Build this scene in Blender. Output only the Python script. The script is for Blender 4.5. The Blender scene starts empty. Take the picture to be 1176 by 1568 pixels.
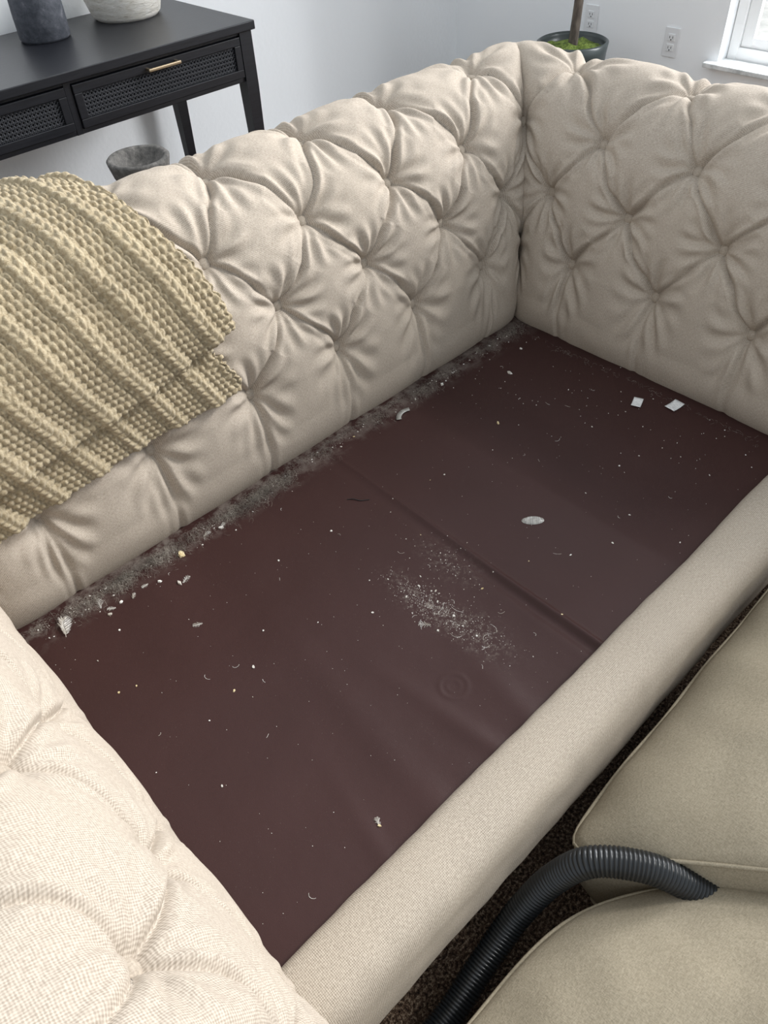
import bpy, math, random
import numpy as np
from mathutils import Vector, Matrix, noise
random.seed(7); rng=np.random.default_rng(7)
S=bpy.context.scene
try:
    S.view_settings.view_transform='Standard'
    S.view_settings.look='None'
except Exception: pass
col=S.collection

# ---------------------------------------------------------------- helpers
def link(o,parent=None):
    col.objects.link(o)
    if parent: o.parent=parent
    return o
def empty(name):
    o=bpy.data.objects.new(name,None); o.empty_display_size=.1
    return link(o)
def mesh(name,verts,faces,mat=None,parent=None,smooth=True,uv=None,mats=None,midx=None):
    me=bpy.data.meshes.new(name)
    v=verts.tolist() if isinstance(verts,np.ndarray) else verts
    f=faces.tolist() if isinstance(faces,np.ndarray) else faces
    me.from_pydata(v,[],f)
    if smooth: me.polygons.foreach_set('use_smooth',[True]*len(me.polygons))
    if uv is not None:
        l=me.uv_layers.new(name='UVMap')
        idx=np.zeros(len(me.loops),dtype=np.int32); me.loops.foreach_get('vertex_index',idx)
        l.data.foreach_set('uv',np.asarray(uv,dtype=np.float32)[idx].ravel())
    if mat: me.materials.append(mat)
    if mats:
        for m in mats: me.materials.append(m)
        me.polygons.foreach_set('material_index',midx)
    me.update()
    return link(bpy.data.objects.new(name,me),parent)
def gridfaces(nr,nc,closed=False):
    i=np.arange(nr-1)[:,None]; j=np.arange(nc if closed else nc-1)[None,:]
    j2=(j+1)%nc
    return np.stack([i*nc+j,i*nc+j2,(i+1)*nc+j2,(i+1)*nc+j],-1).reshape(-1,4)
def box(name,x0,x1,y0,y1,z0,z1,mat,parent=None,bev=.004):
    v=[(x,y,z) for x in(x0,x1) for y in(y0,y1) for z in(z0,z1)]
    f=[(0,1,3,2),(4,6,7,5),(0,4,5,1),(2,3,7,6),(0,2,6,4),(1,5,7,3)]
    o=mesh(name,v,f,mat,parent,smooth=False)
    if bev:
        m=o.modifiers.new('b','BEVEL'); m.width=bev; m.segments=3
    return o
def tube_mesh(pts,rad,seg=10,closed=False):
    P=np.array(pts,float); n=len(P)
    if closed: T=np.roll(P,-1,0)-np.roll(P,1,0)
    else: T=np.gradient(P,axis=0)
    T/=np.linalg.norm(T,axis=1)[:,None]+1e-12
    up=np.array([0,0,1.]) if abs(T[0,2])<.9 else np.array([1.,0,0])
    N=np.zeros_like(P); nn=up-T[0]*up.dot(T[0]); nn/=np.linalg.norm(nn)
    for i in range(n):
        nn=nn-T[i]*nn.dot(T[i]); nn/=np.linalg.norm(nn)+1e-12; N[i]=nn
    B=np.cross(T,N)
    r=np.broadcast_to(np.asarray(rad,float),(n,))
    a=np.linspace(0,2*np.pi,seg,endpoint=False)
    V=P[:,None]+r[:,None,None]*(np.cos(a)[None,:,None]*N[:,None]+np.sin(a)[None,:,None]*B[:,None])
    V=V.reshape(-1,3)
    if closed:
        i=np.arange(n)[:,None]; j=np.arange(seg)[None,:]
        F=np.stack([i*seg+j,i*seg+(j+1)%seg,((i+1)%n)*seg+(j+1)%seg,((i+1)%n)*seg+j],-1).reshape(-1,4)
    else: F=gridfaces(n,seg,True)
    return V,F
def combine(parts):
    vs=[];fs=[];o=0
    for V,F in parts:
        V=np.asarray(V,float); vs.append(V); fs+= (np.asarray(F)+o).tolist() if isinstance(F,np.ndarray) else [[k+o for k in f] for f in F]
        o+=len(V)
    return np.vstack(vs),fs
def spline(pts,n):
    P=np.array(pts,float); t=np.concatenate([[0],np.cumsum(np.linalg.norm(np.diff(P,axis=0),axis=1))])
    tt=np.linspace(0,t[-1],n)
    return np.stack([hermite(t,P[:,k],tt) for k in range(P.shape[1])],1)
def hermite(vk,yk,v):
    vk=np.asarray(vk,float);yk=np.asarray(yk,float)
    m=np.gradient(yk,vk); i=np.clip(np.searchsorted(vk,v,side='right')-1,0,len(vk)-2)
    h=vk[i+1]-vk[i]; t=(v-vk[i])/h
    return (2*t**3-3*t**2+1)*yk[i]+(t**3-2*t**2+t)*h*m[i]+(-2*t**3+3*t**2)*yk[i+1]+(t**3-t**2)*h*m[i+1]
def lathe(profile,cx,cy,seg=48):
    P=np.array(profile,float); a=np.linspace(0,2*np.pi,seg,endpoint=False)
    V=np.stack([cx+P[:,0,None]*np.cos(a),cy+P[:,0,None]*np.sin(a),np.repeat(P[:,1,None],seg,1)],-1).reshape(-1,3)
    return V,gridfaces(len(P),seg,True)
def sm(x): 
    x=np.clip(x,0,1); return x*x*(3-2*x)

# ---------------------------------------------------------------- materials
def mat(name,base=(.8,.8,.8),rough=.6,metal=0,spec=None):
    m=bpy.data.materials.new(name); m.use_nodes=True
    b=m.node_tree.nodes['Principled BSDF']
    b.inputs['Base Color'].default_value=(*base,1); b.inputs['Roughness'].default_value=rough
    b.inputs['Metallic'].default_value=metal
    if spec is not None: b.inputs['Specular IOR Level'].default_value=spec
    return m
class NT:
    def __init__(s,m): s.m=m; s.t=m.node_tree; s.b=s.t.nodes['Principled BSDF']
    def n(s,ty,**k):
        x=s.t.nodes.new(ty)
        for a,v in k.items(): setattr(x,a,v)
        return x
    def l(s,a,b): s.t.links.new(a,b)
    def coord(s,kind='Object',scale=(1,1,1)):
        c=s.n('ShaderNodeTexCoord'); mp=s.n('ShaderNodeMapping'); mp.inputs['Scale'].default_value=scale
        s.l(c.outputs[kind],mp.inputs['Vector']); return mp.outputs[0]
    def noise(s,vec,scale,detail=3,rough=.5):
        x=s.n('ShaderNodeTexNoise'); x.inputs['Scale'].default_value=scale; x.inputs['Detail'].default_value=detail
        x.inputs['Roughness'].default_value=rough; s.l(vec,x.inputs['Vector']); return x.outputs['Fac']
    def wave(s,vec,period,axis):
        x=s.n('ShaderNodeTexWave',wave_type='BANDS',bands_direction=axis,wave_profile='SIN')
        x.inputs['Scale'].default_value=.31416/period; x.inputs['Distortion'].default_value=1.6
        x.inputs['Detail'].default_value=2; x.inputs['Detail Scale'].default_value=.6
        s.l(vec,x.inputs['Vector']); return x.outputs['Fac']
    def ramp(s,fac,stops):
        r=s.n('ShaderNodeValToRGB'); e=r.color_ramp.elements
        while len(e)<len(stops): e.new(.5)
        for i,(p,c) in enumerate(stops):
            e[i].position=p; e[i].color=(*c,1) if len(c)==3 else c
        s.l(fac,r.inputs[0]); return r.outputs[0]
    def mix(s,fac,a,b,mode='MIX'):
        x=s.n('ShaderNodeMix',data_type='RGBA',blend_type=mode)
        for inp,v in ((0,fac),(6,a),(7,b)):
            if hasattr(v,'links'): s.l(v,x.inputs[inp])
            else: x.inputs[inp].default_value=v if inp==0 else (*v,1)
        return x.outputs[2]
    def math(s,op,a,b=0.,c=0.):
        x=s.n('ShaderNodeMath',operation=op)
        for i,v in enumerate((a,b,c)):
            if hasattr(v,'links'): s.l(v,x.inputs[i])
            else: x.inputs[i].default_value=v
        return x.outputs[0]
    def bump(s,h,strength=.3,dist=.001,prev=None):
        b=s.n('ShaderNodeBump'); b.inputs['Strength'].default_value=strength; b.inputs['Distance'].default_value=dist
        s.l(h,b.inputs['Height'])
        if prev: s.l(prev,b.inputs['Normal'])
        return b.outputs[0]

def linen(name,c1,c2,kind='UV',a=130,b=640,bs=.6,per=.0024):
    m=mat(name,c1,.88,spec=.15); t=NT(m)
    wa=t.noise(t.coord(kind,(a,b,300)),1,2); wb=t.noise(t.coord(kind,(b,a,300)),1,2)
    sl=t.math('MULTIPLY',t.math('ADD',wa,wb),.5)
    if kind=='UV':
        cc=t.coord('UV'); th=t.math('MULTIPLY',t.math('ADD',t.wave(cc,per,'X'),t.wave(cc,per,'Y')),.5)
        w=t.math('ADD',t.math('MULTIPLY',sl,.72),t.math('MULTIPLY',th,.28))
    else: w=sl
    big=t.noise(t.coord('Object'),3.5,3)
    c=t.mix(t.ramp(w,[(.36,(0,0,0)),(.64,(1,1,1))]),c2,c1)
    c=t.mix(t.ramp(big,[(.3,(0,0,0)),(.7,(.22,.22,.22))]),c,(c1[0]*.86,c1[1]*.83,c1[2]*.78))
    t.l(c,t.b.inputs['Base Color']); t.l(t.bump(w,bs,.0014),t.b.inputs['Normal'])
    return m
M_linen=linen('beige_linen',(.520,.455,.383),(.295,.250,.203),'UV',190,620,.6)
M_rail=linen('beige_linen_rail',(.53,.465,.385),(.27,.228,.182),'UV',180,600,.75,.0027)
M_linen_obj=linen('beige_linen_trim',(.43,.372,.306),(.30,.257,.208),'Object')
M_cush=linen('cushion_fabric',(.37,.322,.240),(.255,.22,.158),'Object',180,600)

# deck lining
M_deck=mat('maroon_lining',(.06,.022,.022),.42,spec=.25); t=NT(M_deck)
o=t.coord('Object')
fine=t.noise(o,900,2); mid=t.noise(o,6,4)
c=t.mix(mid,(.035,.0150,.0135),(.046,.0198,.0180))
sep=t.n('ShaderNodeSeparateXYZ'); t.l(o,sep.inputs[0])
edge=t.math('SUBTRACT',sep.outputs[1],1.055); edge=t.math('MULTIPLY',edge,14.)
edge=t.math('MINIMUM',t.math('MAXIMUM',edge,0.),1.)
n1=t.noise(o,26,7,.72)
e1=t.math('MULTIPLY',edge,t.ramp(n1,[(.46,(0,0,0)),(.62,(1,1,1))]))
spk=t.noise(o,420,2,.6); spk_l=t.noise(o,9,3)
s1=t.ramp(spk,[(.70,(0,0,0)),(.76,(1,1,1))]); s1=t.math('MULTIPLY',s1,t.ramp(spk_l,[(.4,(.02,.02,.02)),(.7,(.4,.4,.4))]))
def gauss(cx,cy,sx,sy):
    ax=t.math('DIVIDE',t.math('SUBTRACT',sep.outputs[0],cx),sx); ay=t.math('DIVIDE',t.math('SUBTRACT',sep.outputs[1],cy),sy)
    q=t.math('ADD',t.math('MULTIPLY',ax,ax),t.math('MULTIPLY',ay,ay)); return t.math('EXPONENT',t.math('MULTIPLY',q,-1.))
g=t.math('ADD',gauss(.650,.65,.024,.065),t.math('MULTIPLY',gauss(.665,.53,.030,.06),.7))
g=t.math('ADD',g,t.math('MULTIPLY',gauss(.755,.68,.03,.06),.5))
gs=t.math('MULTIPLY',g,t.ramp(t.noise(o,110,6,.78),[(.50,(0,0,0)),(.64,(1,1,1))]))
dust=t.math('ADD',t.math('ADD',t.math('MULTIPLY',e1,.45),t.math('MULTIPLY',gs,.75)),s1); dust=t.math('MINIMUM',dust,1.)
c=t.mix(dust,c,(.30,.265,.23))
t.l(c,t.b.inputs['Base Color'])
t.l(t.math('ADD',t.math('MULTIPLY',dust,.4),.45),t.b.inputs['Roughness'])
t.l(t.bump(fine,.4,.0007,t.bump(t.noise(o,14,3),.25,.006)),t.b.inputs['Normal'])

M_wall=mat('white_wall_paint',(.92,.94,.955),.6); t=NT(M_wall); o=t.coord('Object')
t.l(t.bump(t.noise(o,55,3),.25,.004),t.b.inputs['Normal'])
M_trim=mat('white_trim',(.87,.88,.88),.35); t=NT(M_trim); t.l(t.bump(t.noise(t.coord(),40,2),.05,.001),t.b.inputs['Normal'])
M_marble=mat('marble_sill',(.75,.76,.75),.25); t=NT(M_marble)
t.l(t.ramp(t.noise(t.coord(),14,7,.65),[(.35,(.45,.47,.47)),(.5,(.72,.74,.74)),(.65,(.85,.86,.86))]),t.b.inputs['Base Color'])
M_patio=mat('patio_concrete',(.5,.5,.48),.9); t=NT(M_patio)
t.l(t.ramp(t.noise(t.coord(),7,6,.6),[(.35,(.45,.45,.43)),(.65,(.62,.61,.58))]),t.b.inputs['Base Color'])
M_carpet=mat('brown_carpet',(.1,.07,.05),.95,spec=.1); t=NT(M_carpet); o=t.coord()
nz=t.noise(o,170,3,.7)
t.l(t.ramp(nz,[(.36,(.018,.011,.008)),(.5,(.085,.052,.034)),(.62,(.27,.20,.14)),(.72,(.42,.34,.26))]),t.b.inputs['Base Color'])
t.l(t.bump(nz,1.,.012),t.b.inputs['Normal'])
M_black=mat('black_painted_wood',(.010,.011,.015),.38); t=NT(M_black)
t.l(t.bump(t.noise(t.coord('Object',(6,60,60)),3,4),.12,.002),t.b.inputs['Normal'])
t.l(t.ramp(t.noise(t.coord('Object',(4,50,50)),3,3),[(.3,(.005,.0055,.008)),(.7,(.010,.011,.015))]),t.b.inputs['Base Color'])
M_cane=mat('black_cane',(.02,.021,.026),.45); t=NT(M_cane); t.l(t.bump(t.noise(t.coord(),300,2),.2,.001),t.b.inputs['Normal'])
M_brass=mat('brushed_brass',(.50,.40,.27),.4,1); t=NT(M_brass); t.l(t.bump(t.noise(t.coord('Object',(10,400,400)),1,2),.1,.0005),t.b.inputs['Normal'])
M_vase=mat('charcoal_ceramic',(.06,.065,.085),.75); t=NT(M_vase); o=t.coord()
t.l(t.ramp(t.noise(o,35,6,.7),[(.35,(.025,.03,.04)),(.6,(.06,.065,.08)),(.75,(.15,.15,.17))]),t.b.inputs['Base Color'])
t.l(t.bump(t.noise(o,60,6,.7),.6,.004),t.b.inputs['Normal'])
M_wvase=mat('whitewashed_ceramic',(.72,.69,.62),.85); t=NT(M_wvase); o=t.coord('Object',(1,1,3))
t.l(t.ramp(t.noise(o,22,7,.7),[(.3,(.35,.30,.24)),(.40,(.68,.64,.56)),(.6,(.80,.77,.71))]),t.b.inputs['Base Color'])
t.l(t.bump(t.noise(o,28,6,.7),.8,.006),t.b.inputs['Normal'])
M_stone=mat('grey_stone',(.2,.2,.19),.85); t=NT(M_stone); o=t.coord()
t.l(t.ramp(t.noise(o,45,6,.7),[(.3,(.04,.04,.037)),(.6,(.15,.14,.13)),(.8,(.30,.28,.26))]),t.b.inputs['Base Color'])
t.l(t.bump(t.noise(o,50,5,.7),.7,.005),t.b.inputs['Normal'])
M_pot=mat('dark_pot',(.035,.045,.045),.3); t=NT(M_pot); t.l(t.bump(t.noise(t.coord(),20,3),.1,.003),t.b.inputs['Normal'])
M_moss=mat('moss',(.12,.2,.03),.95); t=NT(M_moss); o=t.coord()
t.l(t.ramp(t.noise(o,60,5,.7),[(.3,(.025,.045,.008)),(.55,(.12,.17,.025)),(.75,(.28,.33,.08))]),t.b.inputs['Base Color'])
t.l(t.bump(t.noise(o,80,4),1,.01),t.b.inputs['Normal'])
M_bark=mat('bark',(.12,.09,.07),.9); t=NT(M_bark); o=t.coord('Object',(1,1,.3))
t.l(t.ramp(t.noise(o,60,5),[(.3,(.04,.03,.027)),(.7,(.15,.125,.10))]),t.b.inputs['Base Color']); t.l(t.bump(t.noise(o,70,4),.8,.004),t.b.inputs['Normal'])
M_leaf=mat('olive_leaf',(.09,.14,.05),.5); t=NT(M_leaf); t.l(t.ramp(t.noise(t.coord(),9,2),[(.3,(.05,.09,.03)),(.7,(.15,.2,.09))]),t.b.inputs['Base Color'])
M_hose=mat('black_ribbed_plastic',(.012,.014,.016),.3,spec=.5); t=NT(M_hose); t.l(t.bump(t.noise(t.coord(),200,2),.08,.0005),t.b.inputs['Normal'])
M_knit=mat('oatmeal_knit_yarn',(.5,.42,.25),.95,spec=.1); t=NT(M_knit); o=t.coord()
t.l(t.ramp(t.noise(o,160,4,.7),[(.3,(.27,.208,.122)),(.5,(.44,.36,.235)),(.72,(.59,.505,.35))]),t.b.inputs['Base Color'])
t.l(t.bump(t.noise(t.coord('UV',(400,1500,1)),1,3),.9,.003),t.b.inputs['Normal']); t.b.inputs['Sheen Weight'].default_value=.15
M_feet=mat('dark_wood_feet',(.03,.018,.012),.4); t=NT(M_feet); t.l(t.ramp(t.noise(t.coord('Object',(1,1,.1)),60,3),[(.3,(.02,.012,.008)),(.7,(.05,.03,.02))]),t.b.inputs['Base Color'])
M_lint=mat('lint',(.62,.60,.57),.9); t=NT(M_lint); t.l(t.ramp(t.noise(t.coord(),50,3),[(.35,(.46,.42,.36)),(.65,(.80,.78,.74))]),t.b.inputs['Base Color'])
M_fluff=mat('grey_fluff',(.36,.33,.30),.95); t=NT(M_fluff); t.l(t.ramp(t.noise(t.coord(),20,3),[(.35,(.15,.13,.11)),(.65,(.34,.305,.26))]),t.b.inputs['Base Color'])
M_crumb=mat('yellow_crumb',(.62,.5,.28),.8); t=NT(M_crumb); t.l(t.ramp(t.noise(t.coord(),150,3),[(.35,(.5,.38,.18)),(.65,(.72,.62,.4))]),t.b.inputs['Base Color'])
M_paper=mat('printed_paper',(.8,.8,.78),.6); t=NT(M_paper)
t.l(t.ramp(t.noise(t.coord('Object',(500,80,1)),1.6,2),[(.38,(.45,.45,.45)),(.48,(.82,.82,.80))]),t.b.inputs['Base Color'])
M_plast=mat('clear_grey_plastic',(.36,.36,.33),.25,spec=.7); t=NT(M_plast); t.l(t.bump(t.noise(t.coord('Object',(800,20,1)),1,1),.5,.001),t.b.inputs['Normal'])
t.l(t.ramp(t.noise(t.coord('Object',(900,40,1)),1,1),[(.4,(.18,.17,.155)),(.6,(.42,.41,.38))]),t.b.inputs['Base Color'])
M_dark=mat('dark_thread',(.01,.008,.008),.6); t=NT(M_dark); t.l(t.bump(t.noise(t.coord(),300,2),.2,.001),t.b.inputs['Normal'])
M_outlet=mat('outlet_plastic',(.80,.81,.82),.3); t=NT(M_outlet); t.l(t.bump(t.noise(t.coord(),40,2),.02,.001),t.b.inputs['Normal'])
M_slot=mat('outlet_slot',(.03,.03,.03),.6); t=NT(M_slot); t.l(t.bump(t.noise(t.coord(),40,2),.02,.001),t.b.inputs['Normal'])

# ---------------------------------------------------------------- SOFA
xL,xR,yB,yF=.061,1.517,1.137,.185
ZD=.30
Vk=[-1,-.75,-.4,0,1,2,2.55,3,3.5,4,4.3,4.5,5.0,5.5]
Dk=[.035,.025,.026,.040,.064,.106,.160,.235,.317,.365,.355,.335,.335,.335]
Zk=[.27,.335,.405,.49,.635,.755,.811,.838,.812,.718,.655,.63,.35,.06]
def prof(v): return hermite(Vk,Dk,v),hermite(Vk,Zk,v)
def profN(v):
    e=.01; d1,z1=prof(np.clip(v+e,-1,5.5)); d0,z0=prof(np.clip(v-e,-1,5.5))
    td,tz=d1-d0,z1-z0; n=np.sqrt(td**2+tz**2)+1e-9
    return -tz/n, td/n
_vv=np.linspace(-1,5.5,1301); _d,_z=prof(_vv)
_arc=np.concatenate([[0],np.cumsum(np.hypot(np.diff(_d),np.diff(_z)))])
def arc(v): return np.interp(v,_vv,_arc)
SB,SA=.2385,.236
def lattice(panel,s,v):
    d,_=prof(v)
    if panel=='B':
        xm1=xR+d; xm0=xL-d; a0,a5=.205,.205+5*SB
        u=(s-a0)/SB
        u=np.where(s>a5,5+(s-a5)/(xm1-a5),u); u=np.where(s<a0,-(a0-s)/(a0-xm0),u)
    else:
        ym=yB+d; u=(s-1.007)/SA
        u=np.where(s>1.007,(s-1.007)/(ym-1.007),u)
    return u
H0=.048
def puff(u,v,seed,fine=True):
    vc=np.clip(v,0,3); 
    uw=u+.035*np.sin(v*5.1+u*3.7+seed)*np.clip(np.minimum(vc,3-vc)*2,0,1)*np.abs(np.sin(np.pi*vc))
    a=uw+vc/2; b=uw-vc/2
    sa_=a-np.round(a); sb_=b-np.round(b); da=np.abs(sa_); db=np.abs(sb_)
    best=np.full(u.shape,9.); th=np.zeros(u.shape); ph=np.zeros(u.shape)
    for k in range(4):
        uu=u-k/2; r_=np.round(uu); du=(uu-r_)*.2385; dv=(v-k)*.138
        dist=np.hypot(du,dv); m=dist<best
        best=np.where(m,dist,best); th=np.where(m,np.arctan2(dv,du),th); ph=np.where(m,np.sin(r_*12.9+k*78.2+seed)*43.,ph)
    low=np.clip(-v*2.5,0,1)
    wide=np.maximum(np.sin(np.pi*da)*np.sin(np.pi*db),0)**.5
    w=.0046
    nar=(1-np.exp(-da*.17/w))*(1-np.exp(-db*.17/w))
    bt=1-np.exp(-(np.maximum(best-.011,0)/.031)**.90)
    h=.68*bt+(.09*wide+.23*nar)*(1-low)+low*(.07*wide+.14*nar+.13)
    wr=0
    if fine:
        fade=1-sm((best-.078)/.03)
        g1=np.exp(-((best-.045)/.027)**2)*fade; g2=np.exp(-((best-.070)/.030)**2)*fade
        k_=.55 if seed==3 else 1.
        wr=k_*(.0042*np.cos(8*th+ph+best*18)*g1+.0027*np.cos(13*th+ph*1.7-best*30)*g2)
        fold=np.clip(best/.04,0,1)
        for sg in (sa_,sb_):
            x=sg*.17; wr=wr+fold*(.0038*np.exp(-((x-.008)/.006)**2)*(x>0)-.0020*np.exp(-((x+.020)/.006)**2))*(1-low*.7)
    return h,wr,best
def envelope(v):
    lo=np.clip((v+1)/.38,0,1); hi=np.clip((4.35-v)/.5,0,1)
    return np.sqrt(np.clip(1-(1-lo)**2,0,1))*np.sqrt(np.clip(1-(1-hi)**2,0,1))
def surf(panel,s,v,extra=0.,fine=True,flat=0.):
    s=np.asarray(s,float); v=np.asarray(v,float)
    d,z=prof(v); nd,nz=profN(v); u=lattice(panel,s,v)
    h,wr,best=puff(u,v,{'B':0,'L':3,'R':5}[panel],fine)
    H=H0*np.where(v<0,.76+.24*np.clip(1+v*2,0,1),1.)
    fl=.30*sm((v-3.1)/.5); h=h*(1-fl)+.9*fl
    h=h*(1-flat)+.93*flat; wr=wr*(1-flat)
    if panel=='B': dm=np.minimum(xR+d-s,s-(xL-d)); fe=1.
    else: dm=yB+d-s; fe=np.sqrt(np.clip(1-(1-np.clip((s-yF)/.04,0,1))**2,0,1))
    mf=1-(.78-.5*sm((v-2.3)/.8))*np.exp(-np.maximum(dm*.707,0)/.018)
    hh=(h*H+wr)*envelope(v)*mf*fe+extra
    px={'B':(0,-1),'L':(1,0),'R':(-1,0)}[panel]
    ox,oy=-nd*px[0]*hh,-nd*px[1]*hh
    if panel=='B': X,Y=s+ox,yB+d+oy
    elif panel=='L': X,Y=xL-d+ox,s+oy
    else: X,Y=xR+d+ox,s+oy
    return np.stack([X,Y,z+nz*hh],-1)
sofa=empty('chesterfield_sofa')
vs=np.concatenate([np.linspace(-1,4.4,350),np.linspace(4.43,5.5,16)])
dv,zv=prof(vs)
av=arc(vs)
def addpanel(panel,n):
    c=np.linspace(0,1,n)[None,:]
    D=dv[:,None]
    if panel=='B': s=(xL-D)+(xR-xL+2*D)*c
    elif panel=='L': s=yF+(yB+D-yF)*c
    else: s=(yB+D)+(yF-yB-D)*c
    VV=np.repeat(vs[:,None],n,1)
    P=surf(panel,s,VV)
    return P,np.stack([s+{'B':0,'L':5,'R':9}[panel],np.repeat(av[:,None],n,1)],-1)
PL,UL=addpanel('L',420); PB,UB=addpanel('B',740); PR,UR=addpanel('R',420)
mid1=(PL[:,-1]+PB[:,0])/2; mid2=(PB[:,-1]+PR[:,0])/2
PL[:,-1]=mid1; PB[:,0]=mid1; PB[:,-1]=mid2; PR[:,0]=mid2
parts=[];uvl=[];off=0;F=[]
for P,U in((PL,UL),(PB,UB),(PR,UR)):
    n,m=P.shape[:2]; parts.append(P.reshape(-1,3)); uvl.append(U.reshape(-1,2)); F.append(gridfaces(n,m)[:,::-1]+off); off+=n*m
Vall=np.vstack(parts)
def irregular(p):
    a=noise.noise(Vector(p)*8.)*.0045+noise.noise(Vector(p)*26.)*.0011
    return np.array([a*.6,-a*.6,a])
Vall=Vall+np.array([irregular(p) for p in Vall])
upo=mesh('upholstery',Vall,np.vstack(F),M_linen,sofa,uv=np.vstack(uvl))

# buttons
bp=[]
def dome(c,n,r=.0130):
    n=Vector(n).normalized(); q=n.to_track_quat('Z','Y').to_matrix()
    V=[];rings=7;seg=18
    for i in range(rings):
        f=i/(rings-1)*math.pi/2
        for k in range(seg):
            a=2*math.pi*k/seg; V.append(Vector(c)+q@Vector((r*math.cos(f)*math.cos(a),r*math.cos(f)*math.sin(a),r*.5*math.sin(f)-.001)))
    return np.array([list(v) for v in V]),gridfaces(rings,seg,True)
def inv_lattice(panel,u,v):
    d=float(prof(np.array([v]))[0][0])
    if panel=='B':
        a0,a5=.205,.205+5*SB
        if u>5: return a5+(u-5)*(xR+d-a5)
        if u<0: return a0+u*(a0-(xL-d))
        return a0+u*SB
    return 1.007+u*SA if u<=0 else 1.007+u*(yB+d-1.007)
for panel in 'BLR':
    us=np.arange(-1,6.6,.5) if panel=='B' else np.arange(-3.5,1.1,.5)
    for k in range(4):
        for u in us:
            if abs((u-k/2)-round(u-k/2))>.01: continue
            if panel=='B' and (u<-1 or u>6): continue
            if panel!='B' and u>=1: continue
            s=inv_lattice(panel,u,float(k))
            if panel!='B' and s<yF+.03: continue
            P=surf(panel,np.array([s]),np.array([float(k)]),fine=True)[0]
            nd,nz=profN(np.array([float(k)])); px={'B':(0,-1),'L':(1,0),'R':(-1,0)}[panel]
            nrm=Vector((-nd[0]*px[0],-nd[0]*px[1],nz[0]))
            if panel=='B' and u==6: nrm=Vector((-.7,-.7,nz[0]))
            if panel=='B' and u==-1: nrm=Vector((.7,-.7,nz[0]))
            bp.append(dome(Vector(P+irregular(P))+nrm*.003,nrm))
V_,F_=combine(bp); mesh('tufting_buttons',V_,F_,M_linen_obj,sofa)

# arm front panels
for nm,x0,sg in(('arm_front_facing',xL,-1),('arm_front_facing_b',xR,1)):
    vp=np.linspace(-1,5.5,90); d,z=prof(vp); pts=[(x0+sg*a,b) for a,b in zip(d,z)]+[(x0+sg*.03,.06)]
    n=len(pts); V=[(x,yF+.012,z) for x,z in pts]+[(x,yF-.008,z) for x,z in pts]
    F=[list(range(n)),list(range(2*n-1,n-1,-1))]+[[i,(i+1)%n,n+(i+1)%n,n+i] for i in range(n)]
    mesh(nm,V,F,M_linen_obj,sofa,smooth=False)
    Vt,Ft=tube_mesh([(x,yF-.004,z) for x,z in pts],.005,8,True); mesh(nm+'_piping',Vt,Ft,M_linen_obj,sofa)
box('arm_base',xL-.30,xL-.034,yF+.01,1.44,.06,.30,M_linen_obj,sofa,.01)
box('arm_base_b',xR+.034,xR+.30,yF+.01,1.44,.06,.30,M_linen_obj,sofa,.01)
box('back_base',xL-.1,xR+.1,yB+.035,yB+.30,.06,.30,M_linen_obj,sofa,.01)
# front rail
rp=[(.358,.275),(.353,.305),(.344,.319),(.325,.324),(.30,.324),(.275,.318),(.258,.302),(.250,.275),(.249,.22),(.251,.15),(.258,.10),(.272,.088),(.35,.088)]
R=spline([(a,b,0) for a,b in rp],46)[:,:2]
xs=np.linspace(xL-.03,xR+.03,260)
V=[]
for a,b in R:
    for x in xs:
        q=noise.noise(Vector((x*5,a*8,b*8)))*.006+noise.noise(Vector((x*22,a*20,b*20)))*.0015
        V.append((x,a-q,b+q*.5))
V=np.array(V); ua=np.concatenate([[0],np.cumsum(np.linalg.norm(np.diff(R,axis=0),axis=1))])
uvr=np.stack([np.tile(xs,len(R)),np.repeat(ua,len(xs))],-1)
mesh('front_rail',V,gridfaces(len(R),len(xs)),M_rail,sofa,uv=uvr)
# feet
for i,(x,y) in enumerate([(-.2,.26),(1.78,.26),(-.2,1.40),(1.78,1.40)]):
    Vf,Ff=lathe([(0,.0),(.022,.0),(.028,.02),(.035,.05),(.035,.065),(0,.065)],x,y,20); mesh('foot_%d'%(i+1),Vf,Ff,M_feet,sofa)
# deck lining
nx,ny=620,240
X,Y=np.meshgrid(np.linspace(.01,1.56,nx),np.linspace(.34,1.18,ny))
def ridge(x,c,w): return np.exp(-((x-c)/w)**2)
Z=np.full_like(X,ZD)
front=np.clip((.95-Y)/.45,0,1)
xc_=.800+.02*(Y-.7)
Z+=.0045*ridge(X,xc_,.007)*(.22+.95*front)-.004*ridge(X,xc_-.016,.012)*(.15+front)
Z+=.0016*sm((X-xc_+.004)/.008)
Z+=.0040*ridge(X,.395+.1*(Y-.5)**1,.032)*np.clip((.85-Y)/.4,0,1)
Z+=.0035*ridge(X,.50-.12*(Y-.5),.020)*np.clip((.66-Y)/.25,0,1)
Z+=.0025*ridge(X,.30+.2*(Y-.5),.018)*np.clip((.6-Y)/.3,0,1)
Z+=.003*ridge(X,.62+.15*(Y-.5),.025)*np.clip((.6-Y)/.25,0,1)
rr=np.hypot(X-.555,Y-.484); Z+=.0009*np.exp(-((rr-.024)/.004)**2)+.0005*np.exp(-((rr-.012)/.003)**2)
Z+=np.array([noise.noise(Vector((a*3.2,b*3.2,0)))*.005+noise.noise(Vector((a*9,b*7,4)))*.0016 for a,b in zip(X.ravel(),Y.ravel())]).reshape(X.shape)
Z-=.004
mesh('seat_deck_lining',np.stack([X,Y,Z],-1).reshape(-1,3),gridfaces(ny,nx),M_deck,sofa)
box('deck_frame',.0,1.57,.30,1.2,.10,.285,M_feet,sofa,0)
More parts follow.
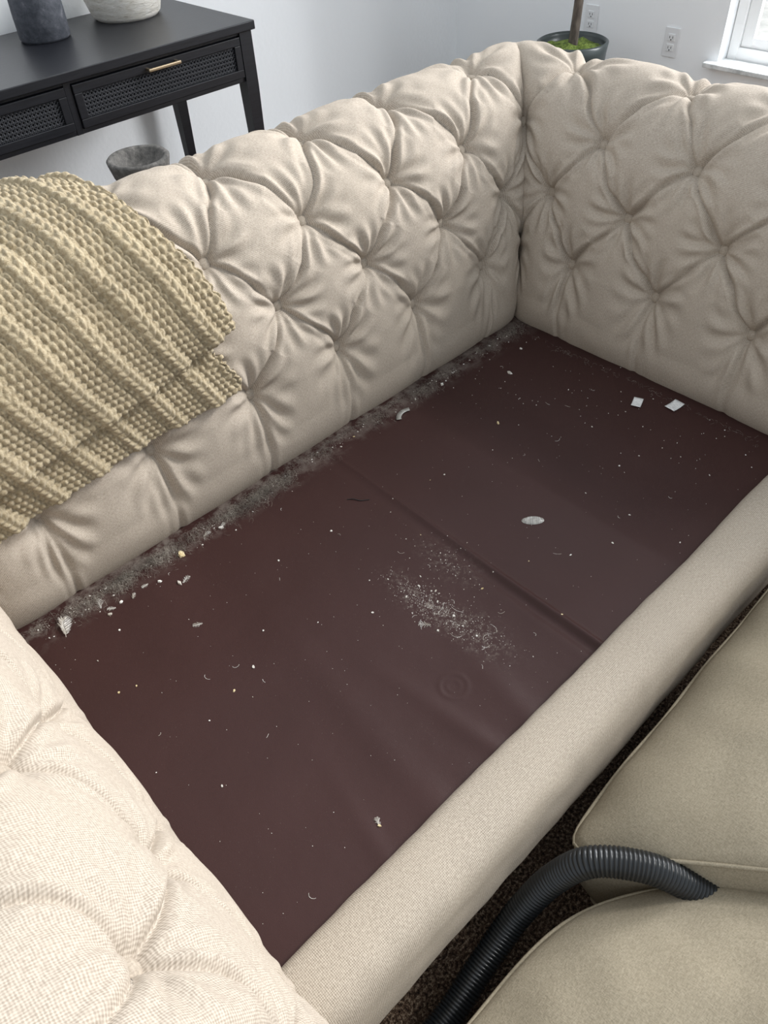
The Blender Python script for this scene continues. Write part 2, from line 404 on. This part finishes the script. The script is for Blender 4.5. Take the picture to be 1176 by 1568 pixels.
def deckz(x,y):
    i=int(np.clip((y-.34)/.84*(ny-1),0,ny-1)); j=int(np.clip((x-.01)/1.55*(nx-1),0,nx-1)); return float(Z[i,j])

# ---------------------------------------------------------------- debris
parts=[]; mi=[]
def chip(x,y,s,m,asp=None,th=None):
    n=random.randint(4,7); a0=random.random()*6; asp=asp or random.uniform(.4,1); c=math.cos(a0);sn=math.sin(a0)
    z=deckz(x,y); V=[];th=th or s*.35
    for lv in(0,1):
        for k in range(n):
            a=2*math.pi*k/n; r=s*random.uniform(.6,1.)*(1 if lv==0 else .8)
            px,py=r*math.cos(a),r*asp*math.sin(a); V.append((x+c*px-sn*py,y+sn*px+c*py,z+.0002+lv*th*random.uniform(.7,1.3)))
    F=[list(range(n-1,-1,-1)),list(range(n,2*n))]+[[k,(k+1)%n,n+(k+1)%n,n+k] for k in range(n)]
    parts.append((np.array(V),F)); mi.extend([m]*len(F))
def fibre(x,y,L,r,m,lift=.0,curl=1.,ang=None,n=9):
    a=random.random()*6.28 if ang is None else ang; P=[];px,py=x,y; k=random.uniform(-1,1)*curl
    for i in range(n):
        z=deckz(px,py)+r+lift*math.sin(math.pi*i/(n-1)); P.append((px,py,z)); px+=math.cos(a)*L/n;py+=math.sin(a)*L/n; a+=k*3/n+random.uniform(-.25,.25)*curl
    V,F_=tube_mesh(P,r,4 if r>.0002 else 3); parts.append((V,F_.tolist())); mi.extend([m]*len(F_))
def wisp(x,y,L,a):
    q=[(x+math.cos(a)*L*f,y+math.sin(a)*L*f) for f in np.linspace(0,1,8)]
    for i,(px,py) in enumerate(q):
        for sd in(-1,1): fibre(px,py,L*.45*math.sin(math.pi*(i+1)/9)+.002,.0003,0,.0015,.4,a+sd*.8,n=5)
    fibre(x,y,L,.0004,0,.001,.2,a)
for _ in range(260): chip(random.uniform(.09,1.5),random.uniform(.36,1.12),random.uniform(.0005,.0010),0)
for _ in range(40): chip(random.uniform(.09,1.5),random.uniform(.36,1.12),random.uniform(.0016,.0038),random.choice([0,0,0,2]))
for _ in range(80): chip(random.gauss(1.35,.12),random.uniform(.45,1.1),random.uniform(.0007,.002),0)
for _ in range(380): chip(random.gauss(.650,.017),random.gauss(.645,.050),random.uniform(.0004,.0012),0)
for _ in range(170): chip(random.gauss(.665,.022),random.gauss(.54,.045),random.uniform(.0004,.0012),0)
for _ in range(80): chip(random.gauss(.755,.025),random.gauss(.68,.05),random.uniform(.0005,.0016),0)
for _ in range(14): chip(random.gauss(.655,.025),random.gauss(.64,.06),random.uniform(.0025,.0045),0)
for _ in range(24): fibre(random.uniform(.1,1.45),random.uniform(.38,1.1),random.uniform(.008,.02),.00025,0)
for _ in range(14): fibre(random.gauss(.66,.03),random.gauss(.60,.06),random.uniform(.01,.03),.00028,0)
for _ in range(1500):
    x=random.uniform(.08,1.5); y=1.126-abs(random.gauss(0,.010)); fibre(x,y,random.uniform(.008,.020),.00013,1,random.uniform(.001,.006),1.8,n=7)
for cx,sx,cn in ((.20,.03,110),(.28,.02,190),(.36,.03,200),(.46,.02,40),(.55,.03,190),(.62,.02,190),(.68,.015,100),(.80,.01,20),(.97,.02,40),(1.12,.03,80),(1.22,.02,30),(1.36,.02,50),(1.46,.02,60)):
    for _ in range(cn*2): fibre(random.gauss(cx,sx),1.112-abs(random.gauss(0,.016)),random.uniform(.010,.025),.00015,1,random.uniform(.002,.011),2.2,n=7)
for _ in range(120): fibre(1.49-abs(random.gauss(0,.008)),random.uniform(.4,1.1),random.uniform(.008,.02),.00013,1,random.uniform(.001,.003),1.5,n=7)
for _ in range(120): chip(random.uniform(.1,1.5),1.118-abs(random.gauss(0,.025)),random.uniform(.001,.003),0)
for x,y,L,a in ((.36,1.015,.018,.4),(.235,1.055,.014,2.5),(.27,1.05,.012,.9),(.215,1.075,.022,1.3),(.46,1.09,.016,.2),(.33,.905,.016,2.6),(.62,.60,.02,2.2),(.31,1.06,.012,3.),(.50,1.085,.014,.5),(.30,.40,.012,1.2)): wisp(x,y,L,a)
for (x,y,s,m) in [(.40,1.080,.012,2),(.355,1.02,.008,0),(.338,.759,.0050,0),(1.145,.885,.006,2),(1.317,.993,.009,0),(.25,1.06,.006,0),(.50,1.085,.008,0),(.22,1.05,.006,0),
   (.33,1.05,.006,0),(1.17,1.085,.009,0),(1.42,1.04,.006,0),(.75,.59,.004,2),(.30,.40,.004,2),(1.28,.72,.003,0),(.93,.52,.0035,0),(1.10,.50,.003,0),(.17,.62,.003,0)]:
    chip(x,y,s,m,.6)
V_,F_=combine(parts)
mesh('dust_and_lint_debris',V_,F_,None,None,smooth=False,mats=[M_lint,M_fluff,M_crumb],midx=mi)
def tag(x,y,w,h,a):
    n=8; V=[]
    z0=deckz(x,y)
    for i in range(n):
        for j in range(n):
            u=(i/(n-1)-.5)*w; v=(j/(n-1)-.5)*h; V.append((u,v,.003*abs(u/w)**1.5*2+.0005))
    o=mesh('paper_tag',V,gridfaces(n,n),M_paper); m=o.modifiers.new('s','SOLIDIFY'); m.thickness=.0004
    o.location=(x,y,z0+.001); o.rotation_euler=(0,0,a); return o
tag(1.421,.694,.034,.022,.35); tag(1.470,.625,.040,.026,-.1)
V=[];
for i in range(9):
    for k in range(28):
        a=2*math.pi*k/28; r=1-i/8.; V.append((.023*r*math.cos(a),.0115*r*math.sin(a),.003*math.sqrt(max(0,1-r*r))+.0006*math.cos(r*9)))
o=mesh('oval_plastic_clip',V,gridfaces(9,28,True),M_plast); o.location=(.952,.630,deckz(.952,.63)+.001); o.rotation_euler=(0,0,-.75)
V=[];a=np.linspace(.7,2.3,20)
for r in(.026,.038):
    for q in a: V.append((r*math.cos(q),r*math.sin(q),0))
o=mesh('curved_label_strip',V,gridfaces(2,20),M_plast); o.location=(1.025,1.045,deckz(1.025,1.05)+.003); o.rotation_euler=(0,0,.3); m=o.modifiers.new('s','SOLIDIFY'); m.thickness=.0004
fp=[]; quill=[(0,0,.002),(.012,.004,.003),(.026,.010,.005),(.042,.014,.005)]
Q=spline(quill,24); fp.append(tube_mesh(Q,.0005,5))
for i in range(3,24):
    for sd in(-1,1):
        for q in range(2):
            p=Q[i]; L=.011*math.sin(math.pi*(i-1)/24)+.004
            d=np.array([.7,sd*.8,0])+rng.normal(0,.12,3)*np.array([1,1,.3]); fp.append(tube_mesh([p,p+d*L*.5+[0,0,.001],p+d*L+[L*.25,0,0]],[.0004,.0004,.0001],4))
V_,F_=combine(fp); o=mesh('white_feather',V_,F_,M_lint); o.location=(.135,1.06,deckz(.135,1.06)+.001); o.rotation_euler=(0,0,.9)
V_,F_=tube_mesh(spline([(.735,.955,.0005),(.745,.945,.002),(.752,.932,.001),(.768,.92,.0005)],16)+np.array([0,0,deckz(.75,.94)]),.0010,6); mesh('dark_thread',V_,F_,M_dark)

# ---------------------------------------------------------------- BLANKET
blanket=empty('knitted_throw_blanket')
def knit(x,q):
    xi=(x*.90+q*.436); eta=(x*.436-q*.90); P=.078
    t=(xi/P)%1.0
    rib=np.exp(-((t-.25)/.17)**6)
    loc=(t-.25)*P; al=np.abs(loc)
    st=np.abs(np.cos(np.pi*(eta/.0130+al*40)))**.6
    colm=np.sqrt(np.clip(1-((al-.0070)/.0080)**2,0,1))
    cable=rib*(.0085+.0060*st*colm)
    tt=(t-.75)*P
    bumps=np.abs(np.cos(np.pi*(tt/.0115)))*np.abs(np.cos(np.pi*(eta/.013)+np.pi/2*(np.round(tt/.0115)%2)))
    return cable+(1-rib)*.0070*bumps**.7
def blayer(name,xl,xrf,vhf,vtop,off,nx,ny,flat,heap):
    A,Bt=np.meshgrid(np.linspace(0,1,nx),np.linspace(0,1,ny))
    x0=xl+(.66-xl)*A
    v=vhf(x0)+(vtop-vhf(x0))*Bt
    x=xl+(xrf(v)-xl)*A
    v=vhf(x)+(vtop-vhf(x))*Bt
    q=arc(v); k=knit(x,q)
    und=np.array([noise.noise(Vector((a*7,b*7,off*50)))*.010+noise.noise(Vector((a*3,b*16,2)))*.006 for a,b in zip(x.ravel(),q.ravel())]).reshape(x.shape)
    edge=np.minimum(np.minimum((1-A)/.03,1),np.minimum(Bt/.03,1)); 
    ed=np.sqrt(np.clip(1-(1-edge)**2,0,1))
    hp_=heap*sm((.60-x)/.16)*sm((v-1.6)/1.3)
    P=surf('B',x,v,extra=off*(.45+.55*ed)+k+und*.7+.004+hp_,fine=False,flat=flat)
    P[...,0]+=.005*np.abs(np.sin(q*np.pi/.017))*(A>.97)
    o=mesh(name,P.reshape(-1,3),gridfaces(ny,nx),M_knit,blanket,uv=np.stack([x,q],-1).reshape(-1,2))
    m=o.modifiers.new('s','SOLIDIFY'); m.thickness=.009; m.offset=-1 
    return o
def xr_top(v): return np.interp(v,[.7,1.05,1.6,2.0,2.5,3.0,3.6,4.2],[.635,.665,.655,.635,.60,.57,.55,.55])
def xr_low(v): return np.interp(v,[.2,.5,1.0,1.8],[.645,.64,.60,.59])
blayer('upper_fold',-.02,xr_top,lambda x: np.interp(x,[0,.15,.4,.6,.7],[.55,.60,.80,1.02,1.25]),4.15,.030,380,360,.75,.018)
blayer('lower_fold',-.02,xr_low,lambda x: np.interp(x,[0,.15,.3,.45,.65],[.0,.08,.18,.25,.27]),1.7,.005,340,150,.7,0)

# ---------------------------------------------------------------- CUSHIONS on the floor
def cushion(name,c4,th,bulge,n=5):
    par=empty(name); K=[np.array(k,float) for k in c4]
    ex=((K[1]-K[0])+(K[2]-K[3]))/2; ey=((K[3]-K[0])+(K[2]-K[1]))/2; nz=np.cross(ex,ey); nz/=np.linalg.norm(nz)
    if nz[2]<0: nz=-nz
    def bil(a,b):
        s=(a+1)/2; t_=(b+1)/2
        return (1-s)*(1-t_)*K[0]+s*(1-t_)*K[1]+s*t_*K[2]+(1-s)*t_*K[3]
    seg=200; ang=np.linspace(0,2*np.pi,seg,endpoint=False)
    ca,sa=np.cos(ang),np.sin(ang); R=(np.abs(ca)**n+np.abs(sa)**n)**(-1/n)
    rows=[]
    for rho in np.linspace(0.001,1,44): rows.append((rho,bulge*(1-rho**2.6)**.75,0))
    for f in np.linspace(.06,.94,14): rows.append((1+.025*math.sin(math.pi*f),-th*f,1))
    for rho in np.linspace(1,.001,16): rows.append((rho,-th-bulge*.1*(1-rho**2),2))
    V=[]
    for rho,h,_ in rows:
        for k in range(seg):
            p=bil(rho*R[k]*ca[k],rho*R[k]*sa[k])
            w=noise.noise(Vector(p)*5)*.014+noise.noise(Vector(p)*14)*.005
            V.append(p+nz*(h+w*(1 if rho<1 else .4)))
    mesh('cushion_body',np.array(V),gridfaces(len(rows),seg,True),M_cush,par)
    for nm,h in(('piping_top',-.0),('piping_bottom',-th)):
        pts=[bil(1.003*R[k]*ca[k],1.003*R[k]*sa[k])+nz*(h+noise.noise(Vector(bil(R[k]*ca[k],R[k]*sa[k]))*5)*.012-.001) for k in range(seg)]
        Vt,Ft=tube_mesh(pts,.0034,8,True); mesh(nm,Vt,Ft,M_cush,par)
    return par
cushion('seat_cushion',[(.508,.214,.170),(1.29,.228,.205),(1.60,-.30,.40),(.83,-.33,.40)],.155,.060,14)
cushion('seat_cushion',[(.52,.150,.145),(-.12,.165,.14),(.25,-.36,.34),(.89,-.37,.34)],.130,.045,4.5)

# ---------------------------------------------------------------- HOSE
hp=[(.68,-.12,.12),(.640,-.05,.155),(.598,.020,.195),(.552,.098,.232),(.506,.158,.225),(.469,.190,.17),(.415,.206,.11),(.324,.206,.06),(.248,.200,.035),(.12,.195,.033),(.0,.16,.033)]
HP=spline(hp,1700)
L=np.concatenate([[0],np.cumsum(np.linalg.norm(np.diff(HP,axis=0),axis=1))])
rad=.0205+.0030*np.abs(np.sin(np.pi*L/.0062))**.6
V_,F_=tube_mesh(HP,rad,28); mesh('vacuum_hose',V_,F_,M_hose)

# ---------------------------------------------------------------- ROOM
WX,WY=3.6,3.25
box('floor',-2.5,WX+.15,-3.0,WY+.15,-.05,0,M_carpet,None,0)
box('patio_ground',WX+.15,WX+5,-5,WY+2,-.25,-.15,M_patio,None,0)
box('wall_back',-2.5,WX+.15,WY,WY+.15,0,2.6,M_wall,None,0)
wy1,wy0,wz0,wz1=1.74,-.9,.37,2.15
def bx(x0,x1,y0,y1,z0,z1):
    v=np.array([(x,y,z) for x in(x0,x1) for y in(y0,y1) for z in(z0,z1)],float); f=[(0,1,3,2),(4,6,7,5),(0,4,5,1),(2,3,7,6),(0,2,6,4),(1,5,7,3)]; return v,[list(q) for q in f]
P=[bx(WX,WX+.15,-3,wy0,0,2.6),bx(WX,WX+.15,wy1,WY,0,2.6),bx(WX,WX+.15,wy0,wy1,0,wz0-.02),bx(WX,WX+.15,wy0,wy1,wz1,2.6)]
V_,F_=combine(P); mesh('wall_right',V_,F_,M_wall,None,smooth=False)
box('baseboard_back',-2.5,WX,WY-.015,WY,0,.10,M_trim,None,.003)
box('baseboard_right',WX-.015,WX,-3,WY-.015,0,.10,M_trim,None,.003)
win=empty('window_1')
box('marble_sill',WX-.045,WX+.066,wy0-.04,wy1+.045,wz0-.020,wz0,M_marble,win,.004)
e_=.003
for nm,x0,x1,a in (('frame_side',.070,.120,(wy1-.045,wy1-e_,wz0-.019,wz1-e_)),('frame_side_b',.070,.120,(wy0+e_,wy0+.045,wz0-.019,wz1-e_)),
   ('frame_bottom',.072,.118,(wy0+.044,wy1-.044,wz0-.019,wz0+.045)),('frame_top',.072,.118,(wy0+.044,wy1-.044,wz1-.045,wz1-e_)),('mullion',.074,.116,(.40,.45,wz0+.044,wz1-.044)),
   ('sash_side',.084,.108,(wy1-.095,wy1-.046,wz0+.046,wz1-.046)),('sash_bottom',.086,.106,(.451,wy1-.094,wz0+.046,wz0+.085))):
    box(nm,WX+x0,WX+x1,*a,M_trim,win,.002)
def outlet(y,z):
    e=empty('wall_outlet')
    box('cover_plate',WX-.006,WX-.0005,y-.036,y+.036,z-.058,z+.058,M_outlet,e,.003)
    for s in(-1,1):
        box('socket',WX-.009,WX-.005,y-.017,y+.017,z+s*.02-.0145,z+s*.02+.0145,M_outlet,e,.003)
        for k in(-1,1): box('slot',WX-.0096,WX-.0088,y+k*.007-.0012,y+k*.007+.0012,z+s*.02-.003,z+s*.02+.006,M_slot,e,0)
        box('ground',WX-.0096,WX-.0088,y-.0025,y+.0025,z+s*.02-.011,z+s*.02-.006,M_slot,e,0)
outlet(1.972,.409); outlet(2.40,.443)

# ---------------------------------------------------------------- CONSOLE TABLE
tb=empty('console_table'); tx0,tx1,ty0,ty1=.38,1.82,2.58,3.18; tz=.76
box('top',tx0,tx1,ty0,ty1,tz-.028,tz,M_black,tb,.003)
for i,(x,y) in enumerate([(tx0+.012,ty0+.012),(tx1-.062,ty0+.012),(tx0+.012,ty1-.062),(tx1-.062,ty1-.062)]):
    V=[];
    for z,s in((0,.010),(.55,0),(tz-.028,0)):
        V+= [(x+s,y+s,z),(x+.05-s,y+s,z),(x+.05-s,y+.05-s,z),(x+s,y+.05-s,z)]
    F=[[3,2,1,0],[8,9,10,11]]+[[r*4+k,r*4+(k+1)%4,(r+1)*4+(k+1)%4,(r+1)*4+k] for r in(0,1) for k in range(4)]
    mesh('leg_%d'%(i+1),V,F,M_black,tb,smooth=False)
az0,az1=.575,tz-.028
box('apron_back',tx0+.06,tx1-.06,ty1-.04,ty1-.02,az0,az1,M_black,tb,.002)
for nm,x in(('apron_left',tx0+.02),('apron_right',tx1-.04)): box(nm,x,x+.02,ty0+.06,ty1-.06,az0,az1,M_black,tb,.002)
box('rail_bottom',tx0+.06,tx1-.06,ty0+.02,ty0+.05,az0,az0+.014,M_black,tb,.002)
box('rail_top',tx0+.06,tx1-.06,ty0+.02,ty0+.05,az1-.012,az1,M_black,tb,.002)
box('carcass_floor',tx0+.06,tx1-.06,ty0+.05,ty1-.04,az0,az0+.01,M_black,tb,0)
xm=(tx0+tx1)/2
box('divider',xm-.012,xm+.012,ty0+.018,ty0+.05,az0,az1,M_black,tb,.002)
def drawer(nm,a,b):
    z0,z1=az0+.016,az1-.014; y0=ty0+.012; w=.026
    box(nm+'_frame_bottom',a,b,y0,y0+.02,z0,z0+w,M_black,tb,.002); box(nm+'_frame_top',a,b,y0,y0+.02,z1-w,z1,M_black,tb,.002)
    box(nm+'_frame_left',a,a+w,y0,y0+.02,z0+w,z1-w,M_black,tb,.002); box(nm+'_frame_right',b-w,b,y0,y0+.02,z0+w,z1-w,M_black,tb,.002)
    box(nm+'_panel',a+w,b-w,y0+.013,y0+.018,z0+w,z1-w,M_black,tb,0)
    P=[];xa,xb,za,zb=a+w,b-w,z0+w,z1-w;st=.013
    x=xa-(zb-za)
    while x<xb:
        for dirn in(1,-1):
            p0,p1=(x,x+(zb-za)); q0,q1=(za,zb) if dirn==1 else (zb,za)
            s0=max(0,(xa-p0)/(p1-p0)); s1=min(1,(xb-p0)/(p1-p0))
            if s1>s0:
                A=np.array([p0+(p1-p0)*s0,y0+.010-dirn*.001,q0+(q1-q0)*s0]);B=np.array([p0+(p1-p0)*s1,y0+.010-dirn*.001,q0+(q1-q0)*s1])
                P.append(tube_mesh([A,(A+B)/2,B],.0024,6))
        x+=st
    zz=za+.006
    while zz<zb: P.append(tube_mesh([(xa,y0+.008,zz),((xa+xb)/2,y0+.008,zz),(xb,y0+.008,zz)],.0014,5)); zz+=st
    V_,F_=combine(P); mesh(nm+'_cane',V_,F_,M_cane,tb)
    xc=(a+b)/2
    box(nm+'_handle',xc-.062,xc+.062,y0-.026,y0-.018,z1-.020,z1-.010,M_brass,tb,.003)
    for k in(-1,1): box(nm+'_post',xc+k*.055-.004,xc+k*.055+.004,y0-.02,y0+.001,z1-.019,z1-.011,M_brass,tb,0)
drawer('drawer_a',tx0+.065,xm-.014); drawer('drawer_b',xm+.014,tx1-.065)
V_,F_=lathe([(0,tz),(.078,tz),(.084,tz+.008),(.084,tz+.08),(.080,tz+.18),(.05,tz+.24),(.045,tz+.27),(.055,tz+.30),(.045,tz+.295),(.03,tz+.27),(0,tz+.26)],1.25,3.0); mesh('charcoal_vase',V_,F_,M_vase)
V_,F_=lathe([(0,tz),(.11,tz),(.122,tz+.012),(.142,tz+.08),(.150,tz+.15),(.13,tz+.23),(.08,tz+.27),(.07,tz+.30),(.08,tz+.31),(.06,tz+.30),(0,tz+.26)],1.585,3.03); mesh('whitewashed_vase',V_,F_,M_wvase)
V_,F_=lathe([(0,.0),(.085,.0),(.09,.02),(.07,.05),(.035,.10),(.028,.22),(.028,.38),(.035,.44),(.06,.475),(.085,.51),(.094,.545),(.096,.556),(.090,.562),(.078,.558),(.068,.535),(.05,.515),(.03,.505),(0,.50)],1.14,2.33); mesh('pedestal_bowl',V_,F_,M_stone)
pt=empty('potted_tree'); px_,py_=3.25,2.25
V_,F_=lathe([(0,0),(.10,0),(.11,.02),(.135,.2),(.15,.41),(.155,.445),(.145,.45),(.138,.435),(.135,.41),(0,.41)],px_,py_); mesh('pot',V_,F_,M_pot,pt)
V=[];
for i in range(24):
    for k in range(48):
        r=.132*(1-i/23); a=2*math.pi*k/48; x=px_+r*math.cos(a); y=py_+r*math.sin(a)
        V.append((x,y,.415+.02*math.cos(r/.132*1.5)+.02*noise.noise(Vector((x*25,y*25,0)))))
mesh('moss',V,gridfaces(24,48,True),M_moss,pt)
tr=spline([(px_,py_,.38),(px_+.01,py_-.005,.7),(px_-.01,py_+.01,1.1),(px_+.02,py_,1.5)],30); br=[tube_mesh(tr,np.linspace(.021,.012,30),12)]; lf=[]
for k in range(9):
    b0=tr[18+k]; a=k*2.4; e=b0+np.array([math.cos(a)*.2,math.sin(a)*.2,.28]); c=spline([b0,(b0+e)/2+[0,0,-.03],e],12); br.append(tube_mesh(c,np.linspace(.007,.002,12),6))
    for q in range(28):
        p=c[random.randint(3,11)]+rng.normal(0,.03,3); d=rng.normal(0,1,3); d/=np.linalg.norm(d); s=np.cross(d,[0,0,1]); s/=np.linalg.norm(s)+1e-9; Lf=.05
        lf.append((np.array([p,p+d*Lf*.5+s*.008,p+d*Lf,p+d*Lf*.5-s*.008]),[[0,1,2,3]]))
V_,F_=combine(br); mesh('trunk',V_,F_,M_bark,pt); V_,F_=combine(lf); mesh('leaves',V_,F_,M_leaf,pt,smooth=False)

# ---------------------------------------------------------------- LIGHT
w=bpy.data.worlds.new('world'); S.world=w; w.use_nodes=True
bg=w.node_tree.nodes['Background']; bg.inputs[0].default_value=(.88,.94,1,1); bg.inputs[1].default_value=.93
def area(name,loc,target,sx,sy,e,c):
    l=bpy.data.lights.new(name,'AREA'); l.shape='RECTANGLE'; l.size=sx; l.size_y=sy; l.energy=e; l.color=c
    o=bpy.data.objects.new(name,l); o.location=loc; d=Vector(target)-Vector(loc); o.rotation_euler=d.to_track_quat('-Z','Y').to_euler(); link(o)
area('window_daylight',(4.7,.6,2.5),(1.0,.7,.5),2.8,1.8,460,(.97,.98,1))
sl=bpy.data.lights.new('soft_daylight','SUN'); sl.energy=2.7; sl.angle=math.radians(14); sl.color=(1,.985,.955)
so=bpy.data.objects.new('soft_daylight',sl); so.rotation_euler=Vector((-.88,.45,-.74)).to_track_quat('-Z','Y').to_euler(); so.location=(3,0,4); link(so)

# ---------------------------------------------------------------- CAMERA
cam=bpy.data.cameras.new('camera'); cam.sensor_fit='AUTO'; cam.sensor_width=36; cam.lens=36*1226/1600; cam.clip_start=.02
co=bpy.data.objects.new('camera',cam)
r=Vector((.7188,-.6936,-.0477)); u=Vector((.5150,.4851,.7067)); f=Vector((.4670,.5325,-.7059))
Mx=Matrix(((r.x,u.x,-f.x,0),(r.y,u.y,-f.y,0),(r.z,u.z,-f.z,1.45),(0,0,0,1)))
co.matrix_world=Mx; link(co); S.camera=co
